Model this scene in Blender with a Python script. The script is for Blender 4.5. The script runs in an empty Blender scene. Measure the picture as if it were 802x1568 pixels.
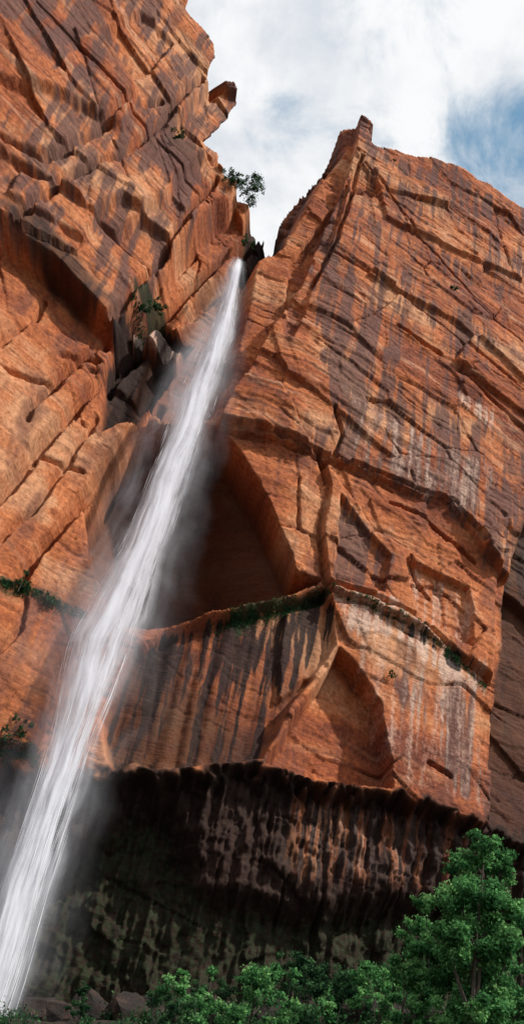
import bpy, math, random
import numpy as np
from mathutils import Matrix, Vector

random.seed(4); rng = np.random.default_rng(4)
scene = bpy.context.scene
scene.view_settings.view_transform = 'Standard'
scene.view_settings.look = 'None'
scene.view_settings.exposure = 0

# ------------------------------------------------------------------ camera
PITCH, ROLL, CAMZ = math.radians(35), math.radians(12), 1.7
cp, sp_, cr, sr = math.cos(PITCH), math.sin(PITCH), math.cos(ROLL), math.sin(ROLL)
Fv = np.array([0, cp, sp_]); U0 = np.array([0, -sp_, cp]); R0 = np.array([1., 0, 0])
Uv = U0*cr - R0*sr; Rv = R0*cr + U0*sr
cam_d = bpy.data.cameras.new('camera'); cam = bpy.data.objects.new('camera', cam_d)
scene.collection.objects.link(cam); scene.camera = cam
cam.matrix_world = Matrix(((Rv[0], Uv[0], -Fv[0], 0), (Rv[1], Uv[1], -Fv[1], 0), (Rv[2], Uv[2], -Fv[2], CAMZ), (0, 0, 0, 1)))
cam_d.sensor_fit = 'VERTICAL'; cam_d.sensor_height = 36
cam_d.lens = 18/math.tan(math.radians(30)); cam_d.clip_end = 5000; cam_d.clip_start = 0.1
FPX = 784/math.tan(math.radians(30))

def bearing(px, py):
    return FPX*Fv + (px-401)*Rv + (784-py)*Uv

def softplus(x, w=2.0):
    return w*np.logaddexp(0, x/w)

def base(X):
    """plan of the cliff line: near on the left, bending away to the right"""
    return 60 + 0.4*softplus(X) - 0.9*softplus(-(X+11))

def survey(px, py, off=0.0):
    """bearing measured from the viewpoint -> X,Y,Z where it meets the cliff line"""
    d = bearing(px, py); Y = 55.0
    for _ in range(60):
        Y = 0.5*Y + 0.5*(float(base(Y*d[0]/d[1])) + off)
    return Y*d[0]/d[1], Y, CAMZ + Y*d[2]/d[1]

def at_depth(px, py, Y):
    d = bearing(px, py)
    return np.array([Y*d[0]/d[1], Y, CAMZ+Y*d[2]/d[1]])

def wall(pts, off=0.0):
    out = []
    for p in pts:
        o = p[2] if len(p) > 2 else off
        X, Y, Z = survey(p[0], p[1], o); out.append((X, Z))
    return np.array(out)

# ------------------------------------------------------------------ noise
def _h(i, j, s):
    n = (i*374761393 + j*668265263 + s*1274126177) & 0x7fffffff
    n = ((n ^ (n >> 13))*1103515245) & 0x7fffffff
    n = ((n ^ (n >> 15))*12345677) & 0x7fffffff
    return (n ^ (n >> 12)).astype(np.float64)/0x7fffffff

def perlin(x, y, s=0):
    i = np.floor(x).astype(np.int64); j = np.floor(y).astype(np.int64)
    fx = x-i; fy = y-j
    def g(ii, jj, dx, dy):
        a = _h(ii, jj, s)*6.28318
        return np.cos(a)*dx+np.sin(a)*dy
    u = fx*fx*fx*(fx*(fx*6-15)+10); v = fy*fy*fy*(fy*(fy*6-15)+10)
    a = g(i, j, fx, fy); b = g(i+1, j, fx-1, fy); c = g(i, j+1, fx, fy-1); d = g(i+1, j+1, fx-1, fy-1)
    return 1.5*((a*(1-u)+b*u)*(1-v)+(c*(1-u)+d*u)*v)

def fbm(x, y, s=0, o=4, gain=.5):
    r = 0; a = 1; t = 0
    for k in range(o):
        r = r+a*perlin(x*2**k+k*17.3, y*2**k-k*9.1, s+k); t += a; a *= gain
    return r/t*1.4

def worley(x, y, s=0):
    i = np.floor(x).astype(np.int64); j = np.floor(y).astype(np.int64)
    f1 = np.full(x.shape, 9.); f2 = np.full(x.shape, 9.)
    ci = np.zeros_like(i); cj = np.zeros_like(j); dx1 = np.zeros_like(x); dy1 = np.zeros_like(x)
    for a in (-1, 0, 1):
        for b in (-1, 0, 1):
            ii = i+a; jj = j+b
            px = ii+_h(ii, jj, s); py = jj+_h(ii, jj, s+7)
            dx = x-px; dy = y-py; d = np.sqrt(dx*dx+dy*dy)
            n = d < f1
            f2 = np.where(n, f1, np.minimum(f2, d))
            ci = np.where(n, ii, ci); cj = np.where(n, jj, cj)
            dx1 = np.where(n, dx, dx1); dy1 = np.where(n, dy, dy1)
            f1 = np.where(n, d, f1)
    return f1, f2, _h(ci, cj, s+11), _h(ci, cj, s+12)-.5, _h(ci, cj, s+13)-.5, dx1, dy1

def sstep(a, b, x):
    t = np.clip((x-a)/(b-a), 0, 1); return t*t*(3-2*t)

def sdf(P, x, y):
    """signed distance, positive inside"""
    d = np.full(x.shape, 1e9); ins = np.zeros(x.shape, bool)
    n = len(P)
    for k in range(n):
        ax, ay = P[k]; bx, by = P[(k+1) % n]
        ex, ey = bx-ax, by-ay; L = ex*ex+ey*ey+1e-9
        t = np.clip(((x-ax)*ex+(y-ay)*ey)/L, 0, 1)
        d = np.minimum(d, (x-ax-t*ex)**2+(y-ay-t*ey)**2)
        c = (ay > y) != (by > y)
        xi = ax+(y-ay)*ex/(ey if abs(ey) > 1e-9 else 1e-9)
        ins ^= c & (x < xi)
    d = np.sqrt(d)
    return np.where(ins, d, -d)

def pline(P, x, y):
    d = np.full(x.shape, 1e9)
    for k in range(len(P)-1):
        ax, ay = P[k]; bx, by = P[k+1]; ex, ey = bx-ax, by-ay; L = ex*ex+ey*ey+1e-9
        t = np.clip(((x-ax)*ex+(y-ay)*ey)/L, 0, 1)
        d = np.minimum(d, (x-ax-t*ex)**2+(y-ay-t*ey)**2)
    return np.sqrt(d)

# ------------------------------------------------------------------ node helper
class NT:
    def __init__(s, mat):
        mat.use_nodes = True; s.t = mat.node_tree; s.t.nodes.clear()
    def n(s, typ, ins=None, **kw):
        nd = s.t.nodes.new(typ)
        for k, v in kw.items(): setattr(nd, k, v)
        if ins:
            for k, v in ins.items():
                sock = nd.inputs[k]
                if isinstance(v, bpy.types.NodeSocket): s.t.links.new(v, sock)
                else: sock.default_value = v
        return nd
    def math(s, op, a, b=0.0, c=None, clamp=False):
        d = {0: a, 1: b}
        if c is not None: d[2] = c
        nd = s.n('ShaderNodeMath', d, operation=op); nd.use_clamp = clamp
        return nd.outputs[0]
    def mix(s, f, a, b, mode='MIX'):
        nd = s.n('ShaderNodeMixRGB', {0: f, 1: a, 2: b}, blend_type=mode); return nd.outputs[0]
    def noise(s, vec, scale, detail=4, rough=.55, dist=0.0):
        return s.n('ShaderNodeTexNoise', {'Vector': vec, 'Scale': scale, 'Detail': detail, 'Roughness': rough, 'Distortion': dist}).outputs['Fac']
    def ramp(s, f, stops):
        nd = s.n('ShaderNodeValToRGB', {0: f}); e = nd.color_ramp.elements
        while len(e) < len(stops): e.new(.5)
        for k, (p, c) in enumerate(stops):
            e[k].position = p; e[k].color = c if len(c) == 4 else (*c, 1)
        return nd.outputs[0]
    def rng(s, f, a, b, c=0.0, d=1.0):
        return s.n('ShaderNodeMapRange', {0: f, 1: a, 2: b, 3: c, 4: d}, interpolation_type='SMOOTHSTEP').outputs[0]
    def scl(s, vec, v):
        return s.n('ShaderNodeVectorMath', {0: vec, 1: v}, operation='MULTIPLY').outputs[0]
    def attr(s, name):
        return s.n('ShaderNodeAttribute', attribute_name=name).outputs['Fac']
    def out(s, sh): s.n('ShaderNodeOutputMaterial', {'Surface': sh})

def rgb(r, g, b): return (r, g, b, 1)

def mat_cliff():
    m = bpy.data.materials.new('red_sandstone'); t = NT(m)
    P = t.n('ShaderNodeNewGeometry').outputs['Position']
    gr = t.noise(P, 2.6, 6, .75)
    br = t.noise(t.scl(P, (.7, .7, 5.0)), 1.0, 5, .7)
    g0 = t.math('SUBTRACT', gr, .5)
    tone = t.math('ADD', t.attr('tone'), t.math('MULTIPLY', g0, .45))
    col = t.ramp(tone, [(.12, (.16, .045, .026)), (.36, (.34, .095, .038)), (.58, (.51, .165, .060)), (.82, (.58, .28, .145))])
    col = t.mix(t.math('MULTIPLY', t.attr('bed'), .62), col, rgb(.14, .048, .034))
    col = t.mix(t.math('MULTIPLY', t.attr('bedlight'), .55), col, rgb(.60, .33, .20))
    col = t.mix(t.math('MULTIPLY', t.attr('patina'), .62), col, rgb(.16, .062, .045))
    vf = t.rng(t.math('ADD', t.attr('varnish_shade'), t.math('MULTIPLY', g0, .7)), .2, .8, 0, .85)  # desert varnish, plus painted shading on the ridge corner
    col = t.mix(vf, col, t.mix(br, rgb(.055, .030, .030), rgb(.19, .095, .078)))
    pl = t.rng(t.math('ADD', t.attr('pale'), t.math('MULTIPLY', g0, .9)), .2, .9, 0, .85)
    col = t.mix(pl, col, rgb(.60, .42, .33))
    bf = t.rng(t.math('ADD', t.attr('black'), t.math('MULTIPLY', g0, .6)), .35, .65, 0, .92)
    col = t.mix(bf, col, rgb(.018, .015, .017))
    we = t.attr('wet_shade')  # damp rock plus shade painted into recesses and undersides
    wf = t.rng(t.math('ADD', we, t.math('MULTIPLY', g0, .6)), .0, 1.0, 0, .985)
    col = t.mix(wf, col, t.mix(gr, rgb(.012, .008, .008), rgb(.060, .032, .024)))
    mf = t.rng(t.math('ADD', t.attr('moss'), t.math('MULTIPLY', g0, 1.6)), .45, .8, 0, .9)
    col = t.mix(mf, col, t.mix(br, rgb(.006, .012, .008), rgb(.035, .055, .022)))
    col = t.mix(1.0, col, t.ramp(gr, [(.32, (.60, .58, .56)), (.5, (1, 1, 1)), (.68, (1.32, 1.3, 1.27))]), 'MULTIPLY')
    hgt = t.math('ADD', br, t.math('MULTIPLY', gr, .8))
    bump = t.n('ShaderNodeBump', {'Height': hgt, 'Distance': .12, 'Strength': .9}).outputs[0]
    rough = t.math('SUBTRACT', .88, t.math('MULTIPLY', we, .15))
    spec = t.math('SUBTRACT', .28, t.math('MULTIPLY', we, .12), clamp=True)
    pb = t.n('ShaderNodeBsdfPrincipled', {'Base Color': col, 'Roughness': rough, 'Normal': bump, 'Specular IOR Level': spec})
    t.out(pb.outputs[0]); return m

M_CLIFF = mat_cliff()

# ------------------------------------------------------------------ cliff
STEP = .12
xs = np.arange(-44, 34, STEP); zs = np.arange(-2, 136, STEP)
X, Z = np.meshgrid(xs, zs, indexing='ij')
w1 = fbm(X/5, Z/5, 3, 4); w2 = fbm(X/5+40, Z/5-11, 9, 4)
w3 = fbm(X/1.1, Z/1.1, 21, 3); w4 = fbm(X/1.1, Z/1.1, 31, 3)
Xw = X + .25*w1 + .14*w3; Zw = Z + .25*w2 + .14*w4

O = -4
outline = wall([(-400, 1900), (-500, -300), (200, -260, O), (262, -60, O), (292, -10, O), (281, 16, O), (302, 36, O), (326, 62, O), (329, 86, O), (317, 110, O), (322, 134, O),
    (343, 124, O), (363, 127, O), (364, 140, O), (346, 160, O), (326, 186, O), (310, 197, O), (334, 214, O), (342, 240, O), (344, 262, -3), (356, 286, -2), (384, 303, -1),
    (397, 316), (401, 325), (404, 307), (414, 303), (425, 311), (424, 326), (436, 308, 1), (452, 280, 0), (476, 252), (503, 222), (522, 194), (550, 192), (568, 207), (562, 238), (580, 241),
    (604, 246), (626, 256), (652, 262), (676, 272), (703, 283), (722, 299), (748, 309), (772, 326), (800, 336), (900, 372), (1300, 480), (1300, 1900)])
sd_out = sdf(outline, X+.14*w3+.08*w1, Z+.14*w4+.08*w2)

Y = base(X)
block = wall([(-400, 200), (0, 318), (30, 335), (75, 362), (112, 405), (150, 450), (182, 482), (215, 447), (255, 400), (300, 335), (340, 292), (360, 285), (400, 200), (400, -400), (-600, -400)], -4)
mB = sstep(0, .7, sdf(block, Xw, Zw)); Y -= 4.0*mB
def rec(off, soft, pts, lip=0.0, wx=0):
    global Y
    s = sdf(wall(pts, lip), Xw+wx*w3, Zw+wx*w4)
    m = sstep(0, soft, s); Y += off*m; return m
rec(1.3, .4, [(-400, 120), (0, 215), (60, 245), (120, 290), (175, 330), (250, 290), (300, 225), (345, 215), (400, 330), (182, 500), (-300, 250)], -4)
rec(-1.2, .4, [(0, -60), (90, -40), (160, 60), (215, 150), (190, 200), (100, 160), (0, 120), (-200, 60), (-200, -100)], -4)
rec(1.5, .4, [(255, 195), (300, 140), (325, 110), (400, 150), (350, 240), (300, 215)], -4)
rec(1.2, .3, [(140, 310), (190, 290), (270, 345), (262, 375), (240, 395), (190, 360)], -4)
rec(.9, .3, [(150, 40), (215, 20), (270, 60), (240, 110), (200, 120)], -4)
rec(-.8, .3, [(30, 240), (110, 270), (150, 320), (130, 345), (60, 310), (0, 280)], -4)
mUR = rec(-1.8, .4, [(332, 640), (420, 662), (500, 692), (600, 735), (650, 757), (690, 768), (735, 835), (765, 868), (1000, 1040), (1400, 300), (560, 100), (540, 235), (500, 330), (455, 430), (400, 520), (350, 600)], -1.8)
rec(-.9, .3, [(500, 697), (640, 753), (690, 768), (765, 868), (757, 1040), (640, 957), (505, 893), (490, 800)], -.9)
mRS = rec(4.0, 2.0, [(508, 130), (395, 300), (380, 385), (425, 388), (455, 352), (488, 292), (520, 250), (536, 232), (520, 190)])
mSL = rec(4.0, .8, [(388, 290), (352, 392), (372, 420), (400, 400), (436, 380), (440, 322), (425, 300)])
mFB = rec(2.5, 1.5, [(348, 395), (400, 392), (388, 450), (366, 560), (335, 640), (250, 650), (200, 600), (232, 520), (300, 430)])
mDK = rec(2.2, .5, [(175, 502), (240, 468), (300, 500), (262, 560), (212, 640), (150, 665), (160, 560)])
mSB = rec(-3.0, .25, [(195, 492), (216, 480), (286, 507), (272, 540), (236, 516)], -1)
alc = [(318, 645), (356, 675), (397, 735), (450, 845), (455, 872), (500, 885), (420, 915), (320, 935), (250, 960), (190, 960), (140, 880), (125, 780), (165, 700), (215, 640), (260, 640)]
mA = rec(6.0, .35, alc); mA2 = rec(7.0, 7.0, alc)
mD = rec(2.0, .6, [(250, 960), (320, 935), (420, 915), (500, 890), (515, 925), (520, 985), (455, 1075), (405, 1165), (235, 1180), (205, 1168), (170, 1185), (150, 1100), (200, 1000)])
rec(-.8, .25, [(440, 925), (512, 905), (520, 985), (484, 1030), (470, 1030), (430, 1072), (425, 1000)])
mE = rec(3.0, .25, [(520, 985), (548, 1012), (585, 1075), (605, 1205), (500, 1195), (405, 1168), (435, 1122)])
foot = [(-400, 1130), (0, 1165), (100, 1185), (170, 1187), (205, 1165), (235, 1182), (300, 1172), (400, 1165), (480, 1192), (600, 1206), (640, 1222), (740, 1258), (1200, 1330), (1300, 2400), (-600, 2400)]
mF = rec(3.0, .9, foot, 0, .5)
footz = sstep(-.8, .6, sdf(wall(foot), Xw+.8*w3+.4*w1, Zw+.9*w4))  # damp base and painted undercut shade, starting above the lip
mF2 = rec(2.8, 2.0, [(-400, 1240), (100, 1260), (180, 1190), (280, 1195), (330, 1330), (480, 1360), (600, 1350), (730, 1350), (1200, 1400), (1200, 2400), (-500, 2400)])
mR = rec(3.0, .5, [(771, 868), (798, 800), (1000, 760), (1300, 1500), (745, 1300), (750, 1100), (765, 1000)])
rec(-.7, .3, [(0, 560), (60, 620), (130, 560), (160, 600), (60, 710), (0, 770), (-200, 900), (-300, 500)])
rec(-1.0, .4, [(-200, 900), (0, 880), (30, 895), (95, 925), (150, 950), (90, 1040), (60, 1150), (-300, 1120)])
rec(1.0, .25, [(620, 850), (720, 895), (728, 990), (640, 940)], -.9)
rec(.8, .25, [(520, 750), (600, 850), (592, 905), (512, 880)], -.9)
rec(-.8, .3, [(690, 560), (800, 640), (900, 700), (900, 640), (800, 560), (720, 520)], -1.8)
rec(.8, .25, [(445, 380), (490, 330), (540, 260), (520, 340), (486, 430), (450, 520), (432, 515)], -1.8)
rec(-.6, .25, [(570, 260), (690, 300), (800, 380), (800, 430), (700, 390), (590, 330)], -1.8)
rec(-.5, .25, [(560, 420), (700, 500), (800, 600), (800, 560), (720, 470), (600, 390)], -1.8)
def groove(pts, dep, wid, off=0.0):
    global Y
    d = pline(wall(pts, off), Xw, Zw); Y += dep*(1-sstep(wid*.3, wid, d))
groove([(400, 325), (335, 388), (252, 470), (205, 520), (150, 590), (60, 690), (0, 762), (-60, 820)], 2.0, .45)
groove([(330, 300), (262, 400), (200, 480), (120, 555), (60, 610), (45, 650)], 1.2, .32)
groove([(250, 600), (212, 645), (120, 770), (60, 850), (30, 892)], 1.8, .45)
groove([(300, 380), (240, 450), (170, 540)], .9, .28)
groove([(64, 440), (40, 490), (0, 525)], .7, .28)
groove([(0, 560), (40, 575), (95, 590)], .8, .28)
groove([(95, 545), (150, 555)], .8, .3)
groove([(45, 690), (90, 710), (125, 722)], .7, .25)
groove([(0, 830), (60, 770), (110, 700), (150, 640)], .8, .25)
groove([(0, 1010), (30, 970), (40, 930)], .6, .25)
groove([(0, 200, O), (70, 235, O), (150, 200, O), (200, 160, O), (250, 150, O)], .9, .3, O)
groove([(20, 310, O), (100, 260, O), (190, 230, O), (270, 160, O), (310, 110, O)], 1.1, .35, O)
groove([(60, 20, O), (110, 70, O), (180, 150, O), (270, 240, O), (320, 290, O)], .8, .25, O)
groove([(490, 690), (503, 740), (492, 800), (500, 880)], 1.0, .3, -.9)
groove([(335, 644), (420, 664), (500, 694), (600, 738), (650, 760), (690, 772), (735, 838)], 1.2, .3, -1)
groove([(340, 655), (430, 676), (500, 708), (600, 755)], .5, .2, -.6)
groove([(503, 892), (560, 912), (640, 950), (700, 1005), (745, 1040)], .9, .3)
groove([(610, 500), (650, 530), (672, 545)], 1.2, .35, -1.8)
groove([(480, 430), (515, 365), (555, 240)], 1.0, .3, -1.8)
groove([(600, 770), (650, 790), (690, 830), (728, 860)], .9, .25, -.9)
groove([(630, 850), (640, 880), (660, 905)], .7, .2, -.9)
groove([(655, 1165), (690, 1190)], .9, .25)
groove([(512, 620), (525, 660), (515, 690)], .9, .25, -1.8)
groove([(700, 570), (745, 610), (800, 655)], 1.0, .3, -1.8)
groove([(560, 250), (640, 360), (720, 450), (800, 520)], .5, .2, -1.8)
groove([(505, 380), (600, 440), (700, 520), (800, 610)], .5, .2, -1.8)

calm = np.clip(mA+.6*mE+.8*mD, 0, 1)
lowerleft = sstep(0, 3, sdf(wall([(-200, 500), (0, 360), (180, 500), (120, 700), (220, 640), (120, 800), (150, 950), (90, 1150), (-300, 1150)]), X, Z))
panel = sstep(0, 2, sdf(wall([(520, 940), (745, 1060), (745, 1250), (610, 1200)]), X, Z))
calm = np.clip(calm+.88*lowerleft+.8*panel+.25*mB, 0, 1)
rough = 1-.88*calm
Yr = .45*fbm(X/14, Z/14, 50, 3)*(1-.5*calm)
def slabs(sx, sz, amp, tilt, seed, rot=.35):
    xr = Xw*math.cos(rot)+Zw*math.sin(rot); zr = -Xw*math.sin(rot)+Zw*math.cos(rot)
    f1, f2, h, gx, gy, dx, dy = worley(xr/sx+3, zr/sz, seed)
    return amp*(h-.5)+tilt*(gx*dx+gy*dy), f2-f1
big = np.clip(mB+.25*mUR, 0, 1)
a, ed = slabs(9, 4.2, .8, 1.0, 60, -.25); Yr += rough*a*(.55+.7*big)
crk = (1-sstep(.0, .03, ed))*sstep(.0, .2, fbm(X/9, Z/9, 71, 2))*rough; Yr += .35*crk
a, ed = slabs(4.2, 1.2, .15, .18, 61, -.16); Yr += rough*a*(.8+.2*mB)
a, ed = slabs(1.3, .35, .05, .05, 62, -.16); Yr += rough*a
a, ed = slabs(3.2, 9.0, .22, .35, 63, .2); Yr += rough*a*(1-.5*mUR)
bz = Zw+.12*X+.5*w1
l1 = perlin(bz/2.6, X/30, 81); l2 = perlin(bz/.9, X/14, 82)
lam = rough*(.35+.45*np.clip(mUR+.5*mB, 0, 1))
Yr += lam*(.18*sstep(-.04, .04, l1)+.05*sstep(-.05, .05, l2)+.04*perlin(bz/.3, X/6, 83))
thin = (1-sstep(0, .05, np.abs(perlin(bz/2.0, X/18, 84))))*sstep(-.15, .1, fbm(X/7, Z/5, 85, 2))
thin2 = (1-sstep(0, .10, np.abs(perlin(bz/.9+50, X/12, 86))))*sstep(-.05, .2, fbm(X/6, Z/4, 87, 2))
Yr += .20*thin*(.3+.7*rough)+.06*thin2*rough
Yr += .04*w3*(.4+.6*rough)
colm = mF*np.clip(1-.25*mF2, 0, 1)
Yr -= colm*(1.1*np.abs(perlin(X*.95+.3*w1, Z/10, 90))+.7*np.abs(perlin(X*2.3, Z/5, 91))+.5*fbm(X/.8, Z/1.6, 94, 3)+.8*fbm(X/3, Z/3, 97, 3))
a, ed = slabs(1.6, 2.2, .7, .4, 64, .1); Yr += mF2*a
Yr -= mD*.45*np.abs(perlin(X*.8, Z/14, 93))
Yr += .8*mRS*(perlin(bz/.9, X/9, 95))
Y = Y+Yr

def zone(pts, soft=2.0, lip=0.0):
    return sstep(-soft*.5, soft*.5, sdf(wall(pts, lip), Xw+.8*w1, Zw+.8*w2))
run1 = .5+.9*fbm(X/1.5+.3*w1, Z/18, 110, 5, .62)
run2 = .5+.9*fbm(X/.55, Z/10, 120, 4, .6)
run = .6*run1+.4*run2
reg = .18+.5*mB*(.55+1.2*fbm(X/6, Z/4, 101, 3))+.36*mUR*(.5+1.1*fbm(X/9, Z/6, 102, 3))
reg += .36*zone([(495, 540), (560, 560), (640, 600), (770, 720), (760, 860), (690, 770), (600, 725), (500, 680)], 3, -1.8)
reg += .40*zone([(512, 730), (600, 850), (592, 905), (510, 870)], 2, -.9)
reg += .6*zone([(430, 510), (520, 360), (500, 440), (470, 520)], 1.5, -1.8)  # shading of the corner face, painted in with the varnish tone
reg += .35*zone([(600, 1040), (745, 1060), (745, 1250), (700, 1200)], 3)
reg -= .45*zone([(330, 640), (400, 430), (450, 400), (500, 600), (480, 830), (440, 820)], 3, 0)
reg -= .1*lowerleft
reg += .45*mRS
varn_shade = np.clip((run-.5)*2.6+reg*1.05, 0, 1)*sstep(.1, .4, reg)
bed = np.clip(sstep(.08, .5, fbm(X/10, bz/.9, 130, 4, .6))*(.4+.6*np.clip(mUR+mB, 0, 1))+.8*thin+.6*thin2*rough, 0, 1)
bedl = sstep(.15, .55, fbm(X/9+7, bz/1.3, 140, 4, .6))*(.4+.6*np.clip(mUR+mB, 0, 1))
pat = sstep(.0, .5, fbm(X/2.2, Z/7, 150, 5, .65))
tone = .52+.66*fbm(X/12+.3*w1, Z/8, 160, 6, .6)-.25*crk
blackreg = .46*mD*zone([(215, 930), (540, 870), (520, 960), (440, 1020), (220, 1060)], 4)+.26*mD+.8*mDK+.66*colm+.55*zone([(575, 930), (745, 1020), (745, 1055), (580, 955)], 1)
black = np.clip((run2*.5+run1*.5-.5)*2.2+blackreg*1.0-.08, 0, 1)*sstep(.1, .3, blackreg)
pale = .9*zone([(505, 893), (600, 925), (745, 1030), (745, 1065), (640, 1010), (530, 950)], 1.2)+.45*zone([(520, 930), (750, 1050), (740, 1250), (610, 1200)], 2)
pale += .8*zone([(700, 595), (760, 640), (755, 665), (700, 620)], 1, -1.8)+.5*zone([(625, 850), (720, 895), (725, 990), (640, 940)], 1.5, -.9)+.5*zone([(530, 590), (760, 720), (740, 800), (540, 690)], 2, -1.8)
pale += .6*colm*zone([(470, 1200), (740, 1255), (720, 1345), (480, 1330)], 2)
pale = pale*(.55+1.2*(run2-.35))
wet_shade = .9*mSL+.5*mFB+.8*mDK+.70*mA+.36*mD*(1-mE)+.95*mF2+1.0*footz+.75*zone([(771, 868), (798, 780), (1000, 760), (1300, 1500), (745, 1300), (750, 1100)], 1)  # damp rock; shade of alcove, undercut and right-hand wall painted in too
wet_shade += .35*zone([(150, 1000), (220, 980), (330, 1060), (410, 1120), (405, 1170), (170, 1190)], 3)
wet_shade += .35*mRS  # ridge side face toned darker
wet_shade *= (1-.85*mSB)
wet_shade -= .62*colm*zone([(440, 1195), (740, 1255), (720, 1345), (460, 1330)], 2)*(.3+1.3*run2)
wet_shade += .55*zone([(-300, 1190), (170, 1190), (300, 1190), (340, 1340), (-300, 1340)], 2)
wet_shade += .75*zone([(0, 325), (75, 362), (150, 450), (178, 480), (120, 462), (50, 395), (0, 345)], 1.5, -1)  # painted shadow under the overhanging upper-left block
moss = .9*zone([(350, 925), (430, 905), (500, 888), (505, 905), (440, 925), (350, 950)], 1)+.40*mF2+.7*zone([(-50, 870), (40, 890), (130, 930), (130, 955), (0, 925)], 1)+.6*zone([(530, 900), (640, 945), (640, 960), (530, 912)], .8)
moss += .7*zone([(-100, 1115), (60, 1130), (60, 1155), (-100, 1150)], 1)+.35*mDK+.9*zone([(205, 455), (260, 455), (260, 480), (205, 480)], .8)+.5*zone([(240, 180), (300, 190), (300, 240), (240, 220)], 1.5, -4)+.32*colm
pale += .8*mSB

nx, nz = X.shape
co = np.stack([X+.08*w3, Y, Z+.08*w4], -1).reshape(-1, 3)
idx = np.arange(nx*nz).reshape(nx, nz)
sc = (sd_out[:-1, :-1]+sd_out[1:, :-1]+sd_out[:-1, 1:]+sd_out[1:, 1:]) > 0
q = np.stack([idx[:-1, :-1], idx[1:, :-1], idx[1:, 1:], idx[:-1, 1:]], -1)[sc]
e = np.concatenate([q[:, [0, 1]], q[:, [1, 2]], q[:, [2, 3]], q[:, [3, 0]]])
es = np.sort(e, 1); key = es[:, 0]*(nx*nz)+es[:, 1]
u, inv, cnt = np.unique(key, return_inverse=True, return_counts=True)
be = e[cnt[inv] == 1]
bv = np.unique(be); N0 = len(co)
allco = [co]; allq = [q]; src = [np.arange(N0)]
LB = co[bv]
left = sstep(-5, -9, LB[:, 0])
bd = np.stack([-.9*left+.12*(1-left), np.full(len(bv), .9), np.zeros(len(bv))], -1)
off0 = N0; last = bv
for k, dist in enumerate([.5, 1.5, 4, 14]):
    nc = LB+bd*dist; nc[:, 2] += .25*perlin(LB[:, 0]*.7+k, LB[:, 1]*.7, 5)*min(dist, 2)+.04*dist
    allco.append(nc); src.append(bv)
    new = np.full(N0, -1); new[bv] = off0+np.arange(len(bv))
    cur = np.full(N0, -1); cur[bv] = last
    allq.append(np.stack([cur[be[:, 1]], cur[be[:, 0]], new[be[:, 0]], new[be[:, 1]]], -1))
    last = new[bv]; off0 += len(bv)
co = np.concatenate(allco); q = np.concatenate(allq); src = np.concatenate(src)
used = np.zeros(len(co), bool); used[q.ravel()] = True
rem = np.cumsum(used)-1; co = co[used]; src = src[used]; q = rem[q]

def mesh_np(name, co, faces, mats, smooth=True, attrs=None, fmat=None, k=4, link=True):
    me = bpy.data.meshes.new(name)
    me.vertices.add(len(co)); me.vertices.foreach_set('co', np.asarray(co, np.float32).ravel())
    nf = len(faces); me.loops.add(nf*k); me.loops.foreach_set('vertex_index', np.asarray(faces, np.int32).ravel())
    me.polygons.add(nf); me.polygons.foreach_set('loop_start', np.arange(0, nf*k, k, dtype=np.int32))
    me.polygons.foreach_set('use_smooth', np.full(nf, smooth))
    for mt in mats: me.materials.append(mt)
    if fmat is not None: me.polygons.foreach_set('material_index', np.asarray(fmat, np.int32))
    for an, av in (attrs or {}).items():
        a = me.attributes.new(an, 'FLOAT', 'POINT'); a.data.foreach_set('value', np.asarray(av, np.float32).ravel())
    me.update(calc_edges=True)
    if not link: return me
    ob = bpy.data.objects.new(name, me); scene.collection.objects.link(ob); return ob

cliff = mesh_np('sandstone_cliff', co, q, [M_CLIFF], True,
    {n: np.clip(a, 0, 1.2).ravel()[src] for n, a in dict(varnish_shade=varn_shade, black=black, pale=pale, wet_shade=wet_shade, moss=moss, tone=tone, bed=bed, bedlight=bedl, patina=pat).items()})

# ------------------------------------------------------------------ ground
def gz(x, y):
    x = np.asarray(x, float); y = np.asarray(y, float)
    t = sstep(14, 62, y)
    return t*(6.5+.20*np.clip(x, -30, 40))+.5*fbm(x/6, y/6, 200, 4)*sstep(6, 20, y)+.12*fbm(x/1.2, y/1.2, 205, 3)-.1
def mat_ground():
    m = bpy.data.materials.new('talus_soil'); t = NT(m)
    P = t.n('ShaderNodeNewGeometry').outputs['Position']
    n1 = t.noise(P, .6, 5, .6); n2 = t.noise(P, 5, 5, .7)
    c = t.ramp(n1, [(.35, (.030, .020, .014)), (.5, (.05, .032, .022)), (.62, (.02, .026, .012))])
    c = t.mix(1, c, t.ramp(n2, [(.3, (.5, .5, .5)), (.7, (1.3, 1.3, 1.3))]), 'MULTIPLY')
    b = t.n('ShaderNodeBump', {'Height': n2, 'Distance': .3, 'Strength': .8}).outputs[0]
    t.out(t.n('ShaderNodeBsdfPrincipled', {'Base Color': c, 'Roughness': .95, 'Normal': b}).outputs[0]); return m
M_G = mat_ground()
gx_ = np.concatenate([np.linspace(-1500, -60, 24), np.linspace(-58, 58, 200), np.linspace(60, 1500, 24)])
gy_ = np.concatenate([np.linspace(-1500, -22, 24), np.linspace(-20, 90, 200), np.linspace(95, 1500, 24)])
GX, GY = np.meshgrid(gx_, gy_, indexing='ij'); GZ = gz(GX, GY)
gi = np.arange(GX.size).reshape(GX.shape)
mesh_np('ground', np.stack([GX, GY, GZ], -1).reshape(-1, 3), np.stack([gi[:-1, :-1], gi[1:, :-1], gi[1:, 1:], gi[:-1, 1:]], -1).reshape(-1, 4), [M_G])

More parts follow.
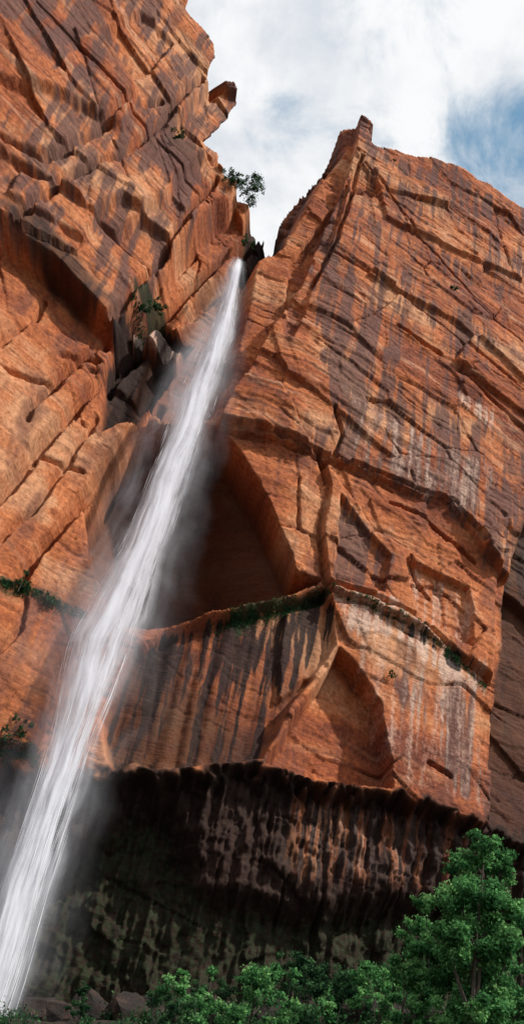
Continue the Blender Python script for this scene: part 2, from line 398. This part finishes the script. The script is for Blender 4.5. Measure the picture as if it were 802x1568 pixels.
# ------------------------------------------------------------------ boulders
def mat_boulder():
    m = bpy.data.materials.new('boulder_rock'); t = NT(m)
    P = t.n('ShaderNodeNewGeometry').outputs['Position']; n1 = t.noise(P, 1.0, 5, .6); n2 = t.noise(P, 5, 5, .75)
    c = t.ramp(n1, [(.3, (.02, .016, .014)), (.55, (.045, .028, .022)), (.72, (.14, .065, .042))])
    c = t.mix(1, c, t.ramp(n2, [(.3, (.5, .5, .5)), (.7, (1.3, 1.3, 1.3))]), 'MULTIPLY')
    b = t.n('ShaderNodeBump', {'Height': n2, 'Distance': .25, 'Strength': .9}).outputs[0]
    t.out(t.n('ShaderNodeBsdfPrincipled', {'Base Color': c, 'Roughness': .9, 'Normal': b}).outputs[0]); return m
M_BO = mat_boulder()
def boulder(x, y, r, seed, name='boulder'):
    import bmesh
    bm = bmesh.new(); bmesh.ops.create_cube(bm, size=2)
    bmesh.ops.subdivide_edges(bm, edges=bm.edges, cuts=14, use_grid_fill=True)
    rr = np.random.default_rng(seed)
    pl = [(Vector(rr.normal(size=3)).normalized(), rr.uniform(.7, 1.05)) for _ in range(12)]
    for v in bm.verts:
        c = v.co.copy()
        for n, d in pl:
            k = c.dot(n)
            if k > d: c -= n*(k-d)
        v.co = c
    P_ = np.array([v.co for v in bm.verts]); nn_ = fbm(P_[:, 0]*1.5+seed, P_[:, 2]*1.5+P_[:, 1], seed, 4)
    for v, k in zip(bm.verts, nn_): v.co *= 1+.09*k
    me = bpy.data.meshes.new(name); bm.to_mesh(me); bm.free(); me.materials.append(M_BO)
    ob = bpy.data.objects.new(name, me); scene.collection.objects.link(ob)
    ob.location = (x, y, float(gz(x, y))+r*.3); ob.scale = (r, r*.9, r*.75); ob.rotation_euler = (rr.uniform(-.3, .3), rr.uniform(-.3, .3), rr.uniform(0, 6))
rr0 = np.random.default_rng(77)
bl = [(585, 1500, 50, 1.5), (530, 1480, 54, 1.1), (690, 1490, 50, 1.2), (590, 1545, 40, 1.0), (470, 1540, 50, 1.1), (330, 1520, 54, 1.2), (150, 1530, 56, 1.4), (250, 1460, 59, 1.4), (420, 1440, 60, 1.3), (520, 1420, 61, 1.4), (620, 1430, 62, 1.3), (555, 1560, 38, .8)]
for px in range(80, 720, 34): bl.append((px, 1500, float(rr0.uniform(52, 61)), float(rr0.uniform(.5, 1.5))))
for k, (px, py, yy, r) in enumerate(bl):
    p = at_depth(px, py, yy); boulder(p[0], yy, r, 300+k)

# ------------------------------------------------------------------ plants
def mat_leaf(name, c0, c1, c2):
    m = bpy.data.materials.new(name); t = NT(m)
    a = t.attr('tint')
    c = t.ramp(a, [(0, c0), (.5, c1), (1, c2)])
    d = t.n('ShaderNodeBsdfDiffuse', {'Color': c}).outputs[0]
    tr = t.n('ShaderNodeBsdfTranslucent', {'Color': c}).outputs[0]
    t.out(t.n('ShaderNodeMixShader', {0: .35, 1: d, 2: tr}).outputs[0]); return m
M_L = mat_leaf('leaf_green', (.03, .10, .035), (.11, .30, .10), (.26, .50, .18))
M_LD = mat_leaf('leaf_dark', (.012, .035, .018), (.04, .10, .042), (.10, .21, .085))
m = bpy.data.materials.new('bark'); t = NT(m); P = t.n('ShaderNodeNewGeometry').outputs['Position']
t.out(t.n('ShaderNodeBsdfPrincipled', {'Base Color': t.ramp(t.noise(t.scl(P, (8, 8, 2)), 1, 3), [(.3, (.03, .024, .018)), (.7, (.10, .08, .06))]), 'Roughness': .9}).outputs[0]); M_BK = m

def tube(pts, rad, n=6):
    V = []; Fq = []
    for k, p in enumerate(pts):
        d = (pts[min(k+1, len(pts)-1)]-pts[max(k-1, 0)]); d = d/(np.linalg.norm(d)+1e-9)
        a = np.cross(d, [.3, .9, .1]); a /= np.linalg.norm(a); b = np.cross(d, a)
        for i in range(n):
            th = 6.2832*i/n; V.append(p+rad[k]*(math.cos(th)*a+math.sin(th)*b))
    for k in range(len(pts)-1):
        for i in range(n):
            j = (i+1) % n; Fq.append((k*n+i, k*n+j, (k+1)*n+j, (k+1)*n+i))
    return V, Fq

def leaves(p, tin, leaf, r, up=None):
    n_ = len(p)
    a = r.normal(size=(n_, 3)); a /= np.linalg.norm(a, axis=1)[:, None]
    nn = r.normal(size=(n_, 3))*.8+np.array([0, -.1, .6])+(up if up is not None else 0)
    b = np.cross(nn, a); b /= np.linalg.norm(b, axis=1)[:, None]
    L = leaf*r.uniform(.6, 1.3, n_)[:, None]
    LV = np.stack([p-a*L, p+b*L*.55, p+a*L, p-b*L*.55], 1).reshape(-1, 3)
    return LV, np.repeat(tin, 4)

def plant_mesh(name, clumps, nleaf, leaf, seed, trunk_r, mleaf, sub_r=(.3, .6), nsub=10):
    r = np.random.default_rng(seed); V = []; Fq = []
    def add(pts, rad):
        v, f = tube(pts, rad); o = len(V); V.extend(v); Fq.extend([tuple(i+o for i in ff) for ff in f])
    top = np.mean([c[:3] for c in clumps], 0); top[2] *= .55
    b0 = np.array([0, 0, -.3]); bend = r.normal(size=3)*.06*top[2]; bend[2] = 0
    add([b0, b0*.5+top*.3+bend, top*.7+bend*.5, top], [trunk_r*1.25, trunk_r, trunk_r*.8, trunk_r*.55])
    sub = []
    for c in clumps:
        c = np.array(c); e = c[:3]; s = top*r.uniform(.5, 1.0)
        m_ = (s+e)/2+r.normal(size=3)*.08*np.linalg.norm(e-s)
        add([s, m_, e], [trunk_r*.5, trunk_r*.3, trunk_r*.12])
        for _ in range(nsub):
            d = r.normal(size=3); d /= np.linalg.norm(d)
            q_ = e+d*c[3]*r.uniform(.2, 1.15)*np.array([1, 1, .9]); sub.append((q_, c[3]*r.uniform(*sub_r)))
            add([e, (e+q_)/2+r.normal(size=3)*.05, q_], [trunk_r*.10, trunk_r*.06, trunk_r*.02])
    nb = len(Fq); nv = len(V)
    w = np.array([s[1]**2 for s in sub]); w /= w.sum()
    ch = r.choice(len(sub), nleaf, p=w)
    cen = np.array([s[0] for s in sub])[ch]; rad = np.array([s[1] for s in sub])[ch]
    tin = r.uniform(.0, .75, len(sub))[ch]
    p = cen+r.normal(size=(nleaf, 3))*(rad*.5)[:, None]*np.array([1, 1, .75])
    d = (p-cen)/rad[:, None]
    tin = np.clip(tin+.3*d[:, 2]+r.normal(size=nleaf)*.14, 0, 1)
    LV, tt_ = leaves(p, tin, leaf, r, d*.8)
    LF = nv+np.arange(nleaf*4).reshape(-1, 4)
    tint = np.concatenate([np.zeros(nv), tt_])
    return mesh_np(name, np.concatenate([np.array(V), LV]), np.concatenate([np.array(Fq), LF]), [M_BK, mleaf], False, {'tint': tint},
                   np.concatenate([np.zeros(nb), np.ones(nleaf)]), link=False)

def place(name, me, loc, rot=0, s=1.0):
    ob = bpy.data.objects.new(name, me); scene.collection.objects.link(ob); ob.location = loc; ob.rotation_euler = (0, 0, rot); ob.scale = (s, s, s); return ob

def tree_from(name, px_clumps, yy, bx, nleaf, leaf, seed, tr, mleaf):
    bz_ = float(gz(bx, yy)); rr = np.random.default_rng(seed); cl = []
    for (px, py, rp) in px_clumps:
        dy = rr.uniform(-1.2, 1.2); p = at_depth(px, py, yy+dy)
        cl.append((p[0]-bx, dy, p[2]-bz_, rp*yy/1430))
    me = plant_mesh(name, cl, nleaf, leaf, seed, tr, mleaf, (.2, .42), 16); return place(name, me, (bx, yy, bz_))
tree_from('cottonwood_tree', [(742, 1300, 28), (715, 1330, 32), (768, 1330, 30), (705, 1385, 40), (757, 1395, 42), (735, 1440, 46), (690, 1440, 34), (780, 1460, 40), (700, 1490, 42), (760, 1505, 45), (735, 1560, 50), (790, 1560, 36), (690, 1560, 30)],
          38, 11.6, 46000, .085, 11, .2, M_L)
tree_from('young_cottonwood_tree', [(650, 1385, 18), (640, 1425, 24), (655, 1460, 28), (620, 1490, 26), (655, 1520, 30), (635, 1560, 28)], 40, 8.4, 13000, .08, 12, .1, M_L)
variants = []
for k in range(5):
    rr = np.random.default_rng(40+k)
    cl = [(rr.uniform(-1.0, 1.0), rr.uniform(-.8, .8), rr.uniform(.3, 2.5), rr.uniform(.3, .65)) for _ in range(8)]
    variants.append(plant_mesh('shrub', cl, 2800, .075, 70+k, .04, M_L if k < 2 else M_LD, (.2, .5), 8))
shr = [(310, 1475, 46, .9, 0), (395, 1468, 47, 1.0, 1), (462, 1500, 45, 1.0, 0), (462, 1430, 56, .9, 2), (280, 1560, 43, .8, 3), (350, 1565, 42, 1.0, 1), (425, 1560, 42, 1.1, 0), (512, 1540, 43, .9, 4), (560, 1480, 50, .9, 1),
       (240, 1540, 50, .9, 3), (120, 1545, 52, .9, 4), (555, 1450, 55, .8, 2), (600, 1450, 54, .8, 3), (500, 1480, 52, .8, 2), (680, 1400, 52, 1.0, 4), (330, 1530, 50, .8, 2), (585, 1470, 47, 1.0, 0)]
for k, (px, py, yy, s, vi) in enumerate(shr):
    p = at_depth(px, py, yy); g = float(gz(p[0], yy))
    place('shrub', variants[vi], (p[0], yy, g-.2), k*1.7, s*min(1.4, max(.8, (p[2]+1.0*s-g)/2.5/s)))
r = np.random.default_rng(9); nu_ = 45000; nc_ = 480
bx = r.uniform(-22, 26, nc_); by = r.uniform(30, 62, nc_); br_ = r.uniform(.3, 1.1, nc_); bt = r.uniform(.0, .6, nc_)
ch = r.integers(0, nc_, nu_)
ux = bx[ch]+r.normal(size=nu_)*br_[ch]*.55; uy = by[ch]+r.normal(size=nu_)*br_[ch]*.55
uh = np.abs(r.normal(size=nu_))*br_[ch]*.45
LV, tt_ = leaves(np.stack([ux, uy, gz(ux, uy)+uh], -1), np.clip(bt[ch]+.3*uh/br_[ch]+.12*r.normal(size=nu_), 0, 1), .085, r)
mesh_np('undergrowth', LV, np.arange(nu_*4).reshape(-1, 4), [M_LD], False, {'tint': tt_})

def rimplant(name, px, py, off, s, nleaf, seed, h=1.0):
    x, y, z = survey(px, py, off); rr = np.random.default_rng(seed)
    cl = [(rr.uniform(-.7, .7)*s, rr.uniform(-.4, .4)*s, (rr.uniform(.3, 1.5)*h)*s, rr.uniform(.25, .45)*s) for _ in range(8)]
    place(name, plant_mesh(name, cl, nleaf, .085, seed, .035*s, M_LD, (.2, .5), 6), (x, y, z))
rimplant('juniper_tree', 368, 298, -1.5, 2.2, 3600, 501, 1.25)
rimplant('juniper_tree', 350, 285, -2.5, 1.4, 1300, 502)
for k, (px, py, off, s, n) in enumerate([(707, 285, -1.5, .7, 500), (740, 306, -1.5, .6, 400), (600, 250, -1.5, .5, 300), (316, 58, -4, .4, 200), (693, 447, -2.6, .6, 400), (270, 212, -4.5, .8, 600), (237, 478, -1.5, 1.0, 900), (215, 480, -1.5, .7, 500),
        (378, 380, .8, .9, 500), (600, 1040, -.4, .4, 200), (30, 900, -1.5, .8, 400), (70, 925, -1.5, .6, 300), (20, 1130, -1, 1.0, 700), (768, 322, -1.5, .5, 200), (262, 8, -4, .6, 300)]):
    rimplant('ledge_shrub', px, py, off, s, n, 520+k)
# hanging garden growing out of the seep line: one object of fern tufts set on the rock face
def hanging(lines, ntuft, per, seed):
    r = np.random.default_rng(seed); P0 = []; T = []
    for pts, off, drop in lines:
        W_ = wall(pts, off); seg = np.linalg.norm(np.diff(W_, axis=0), axis=1); cum = np.concatenate([[0], np.cumsum(seg)])
        s = r.uniform(0, cum[-1], ntuft); tx = np.interp(s, cum, W_[:, 0]); tz_ = np.interp(s, cum, W_[:, 1])-np.abs(r.normal(size=ntuft))*.35*drop
        sz = r.uniform(.12, .42, ntuft)*drop; tn = r.uniform(0, .7, ntuft)
        ch = r.integers(0, ntuft, ntuft*per)
        xx_ = tx[ch]+r.normal(size=len(ch))*sz[ch]*.6; zz_ = tz_[ch]-np.abs(r.normal(size=len(ch)))*sz[ch]*1.1+.1
        ii = np.clip(((xx_-xs[0])/STEP).astype(int), 0, nx-1); jj = np.clip(((zz_-zs[0])/STEP).astype(int), 0, nz-1)
        P0.append(np.stack([xx_, Y[ii, jj]-np.abs(r.normal(size=len(ch)))*sz[ch]*.5-.03, zz_], -1)); T.append(np.clip(tn[ch]+.12*r.normal(size=len(ch)), 0, 1))
    LV, tt_ = leaves(np.concatenate(P0), np.concatenate(T), .07, r)
    mesh_np('hanging_ferns', LV, np.arange(len(LV)).reshape(-1, 4), [M_LD], False, {'tint': tt_})
hanging([([(330, 938), (380, 925), (440, 912), (500, 893)], 0, 1.3), ([(503, 893), (560, 915), (640, 955), (745, 1045)], -.3, .8), ([(0, 885), (60, 905), (130, 940)], -1, .7), ([(-10, 1125), (60, 1140)], -1, 1.0), ([(205, 470), (255, 470)], -1, .9)], 60, 45, 88)

# ------------------------------------------------------------------ waterfall
def mat_water(name, scale_u, lo, hi, amax, blot):
    m = bpy.data.materials.new(name); t = NT(m)
    P = t.n('ShaderNodeNewGeometry').outputs['Position']; sep = t.n('ShaderNodeSeparateXYZ', {0: P})
    u_ = t.attr('u'); sd_ = t.attr('layer')
    v = t.n('ShaderNodeCombineXYZ', {0: t.math('MULTIPLY', u_, scale_u), 1: t.math('MULTIPLY', sd_, 13.7), 2: t.math('MULTIPLY', sep.outputs[2], .07)}).outputs[0]
    s1 = t.noise(v, 1.0, 4, .6, .2)
    b = t.noise(P, blot, 3, .6)
    f = t.rng(t.math('ADD', t.math('MULTIPLY', s1, .7), t.math('MULTIPLY', b, .3)), lo, hi)
    al = t.math('MULTIPLY', t.math('MULTIPLY', f, t.attr('edge')), amax, clamp=True)
    d = t.n('ShaderNodeBsdfDiffuse', {'Color': rgb(.88, .90, .97)}).outputs[0]
    tr = t.n('ShaderNodeBsdfTranslucent', {'Color': rgb(.88, .90, .97)}).outputs[0]
    w = t.n('ShaderNodeMixShader', {0: .25, 1: d, 2: tr}).outputs[0]
    t.out(t.n('ShaderNodeMixShader', {0: al, 1: t.n('ShaderNodeBsdfTransparent').outputs[0], 2: w}).outputs[0]); return m
M_W = mat_water('falling_water', 4.0, .28, .58, .95, .4)
M_S = mat_water('spray', 1.5, .34, .70, .34, .2)
WY = 56.0
CL = [(368, 378, 6), (362, 410, 9), (352, 460, 14), (338, 510, 21), (315, 570, 28), (292, 640, 32), (265, 710, 34), (240, 780, 35), (214, 850, 39), (178, 930, 52), (152, 990, 58), (136, 1050, 54), (118, 1110, 44), (92, 1190, 41), (66, 1270, 42), (43, 1340, 44), (12, 1440, 48), (-22, 1540, 52), (-60, 1640, 56)]
cw = []
for (px, py, hw) in CL:
    p = at_depth(px, py, WY); r_ = at_depth(px+hw, py, WY); cw.append((p[2], p[0], abs(r_[0]-p[0])))
cw = np.array(sorted(cw))
def fx(z): return np.interp(z, cw[:, 0], cw[:, 1])
def fw(z): return np.interp(z, cw[:, 0], cw[:, 2])
ztop, zbot = cw[-1, 0], max(cw[0, 0], 3.0)
wf = bpy.data.objects.new('waterfall', None); scene.collection.objects.link(wf)
def sheet(name, mat, wm, yo, seed, shift=0, z0=None, power=1.5, grow=0.0):
    nu, nv = 33, 220
    u = np.linspace(-1, 1, nu); z = np.linspace(zbot, z0 or ztop, nv)
    Uu, Zz = np.meshgrid(u, z, indexing='ij')
    tt = (ztop-Zz)/(ztop-zbot)
    wob = .25*fbm(Zz/9, Zz*0+seed, seed, 3)*fw(Zz)
    x = fx(Zz)+shift*fw(Zz)+wob+Uu*fw(Zz)*wm*(1+grow*tt)*(1+.22*fbm(Zz/5, np.sign(Uu)*3+seed*1., seed+3, 4))
    y = WY+yo*(.1+tt)+1.6*sstep(.06, 0, tt)-(1-Uu**2)*fw(Zz)*.35*min(wm, 1.2)
    y = y+.25*fbm(Uu*2, Zz/6, seed+9, 3)*(.1+tt)
    edge = np.clip(1-np.abs(Uu)**2, 0, 1)**power
    gi = np.arange(nu*nv).reshape(nu, nv)
    ob = mesh_np(name, np.stack([x, y, Zz], -1).reshape(-1, 3), np.stack([gi[:-1, :-1], gi[1:, :-1], gi[1:, 1:], gi[:-1, 1:]], -1).reshape(-1, 4), [mat], True,
        {'u': Uu, 'edge': edge, 'layer': Uu*0+seed})
    ob.parent = wf
sheet('water_sheet_front', M_W, .72, -.8, 1, -.05)
sheet('water_sheet_back', M_W, 1.05, 1.0, 3, .05)
sheet('spray_front', M_S, 1.9, -1.8, 4, -.45, None, 1.4, .2)
sheet('spray_back', M_S, 2.5, 1.6, 5, -.2, None, 1.8, .2)
n = 3000
tz = rng.uniform(0, 1, n)**.9; z = ztop-tz*(ztop-zbot)
uu = np.clip(rng.normal(size=n)*.36, -.9, .9)
uu = uu+.12*np.sin(uu*17+z*.12)
L = rng.uniform(1.0, 4.5, n)*(.35+tz*.9); W = rng.uniform(.007, .020, n)*(.6+tz)
y0 = WY+rng.normal(size=n)*.6*(.1+tz)+1.6*sstep(.06, 0, tz)
a = rng.uniform(-.6, .6, n)
xx = lambda zz: fx(np.minimum(zz, ztop))+uu*fw(np.minimum(zz, ztop))
zt = np.minimum(z+L/2, ztop); zb = np.maximum(z-L/2, zbot); zm = (zt+zb)/2
V = np.stack([np.stack([xx(zt), y0, zt], -1), np.stack([xx(zm)-W*np.cos(a), y0-W*np.sin(a), zm], -1), np.stack([xx(zb), y0, zb], -1), np.stack([xx(zm)+W*np.cos(a), y0+W*np.sin(a), zm], -1)], 1).reshape(-1, 3)
m = bpy.data.materials.new('water_filament'); t = NT(m)
t.out(t.n('ShaderNodeMixShader', {0: .3, 1: t.n('ShaderNodeBsdfDiffuse', {'Color': rgb(.9, .91, .95)}).outputs[0], 2: t.n('ShaderNodeBsdfTranslucent', {'Color': rgb(.9, .91, .95)}).outputs[0]}).outputs[0])
fo = mesh_np('water_filaments', V, np.arange(n*4).reshape(-1, 4), [m], False); fo.parent = wf

# ------------------------------------------------------------------ light and sky
sdv = Vector((.80, -.55, .95)).normalized()
sun_d = bpy.data.lights.new('sun', 'SUN'); sun_d.energy = 3.9; sun_d.angle = math.radians(2.0); sun_d.color = (1, .95, .87)
sun = bpy.data.objects.new('sun', sun_d); scene.collection.objects.link(sun)
sun.rotation_euler = sdv.to_track_quat('Z', 'Y').to_euler()
W_ = bpy.data.worlds.new('World'); scene.world = W_; W_.name = 'sky'
t = NT(W_)
sky = t.n('ShaderNodeTexSky', sky_type='NISHITA', sun_disc=False)
sky.sun_elevation = math.asin(sdv.z); sky.sun_rotation = math.atan2(sdv.x, sdv.y)
D = t.n('ShaderNodeTexCoord').outputs['Generated']
sp = t.n('ShaderNodeSeparateXYZ', {0: D}); zc = t.math('ADD', t.math('MAXIMUM', sp.outputs[2], 0.0), .25)
pv = t.n('ShaderNodeCombineXYZ', {0: t.math('DIVIDE', sp.outputs[0], zc), 1: t.math('DIVIDE', sp.outputs[1], zc), 2: 1.3}).outputs[0]
c1 = t.noise(pv, 9.0, 7, .64, .3); c2 = t.noise(pv, 7.0, 6, .6, .2)
def gap(px, py, lo, hi, amp):
    d = bearing(px, py); d = d/np.linalg.norm(d)
    dt = t.n('ShaderNodeVectorMath', {0: D, 1: tuple(d)}, operation='DOT_PRODUCT').outputs['Value']
    return t.rng(dt, lo, hi, 0, amp)
g_ = t.math('ADD', gap(830, 235, math.cos(.12), math.cos(.02), .40), gap(400, 195, math.cos(.06), math.cos(.0), .17))
cm = t.rng(t.math('SUBTRACT', c1, g_), .10, .46)
ccol = t.mix(t.rng(c2, .35, .62), rgb(7.0, 7.4, 8.0), rgb(9.6, 9.7, 9.8))
blue = t.mix(.6, sky.outputs[0], rgb(2.4, 4.8, 7.0))
colr = t.mix(cm, blue, ccol)
bg = t.n('ShaderNodeBackground', {'Color': colr, 'Strength': .1})
t.n('ShaderNodeOutputWorld', {'Surface': bg.outputs[0]})
print('verts', len(co), 'faces', len(q), 'water z', ztop, zbot)
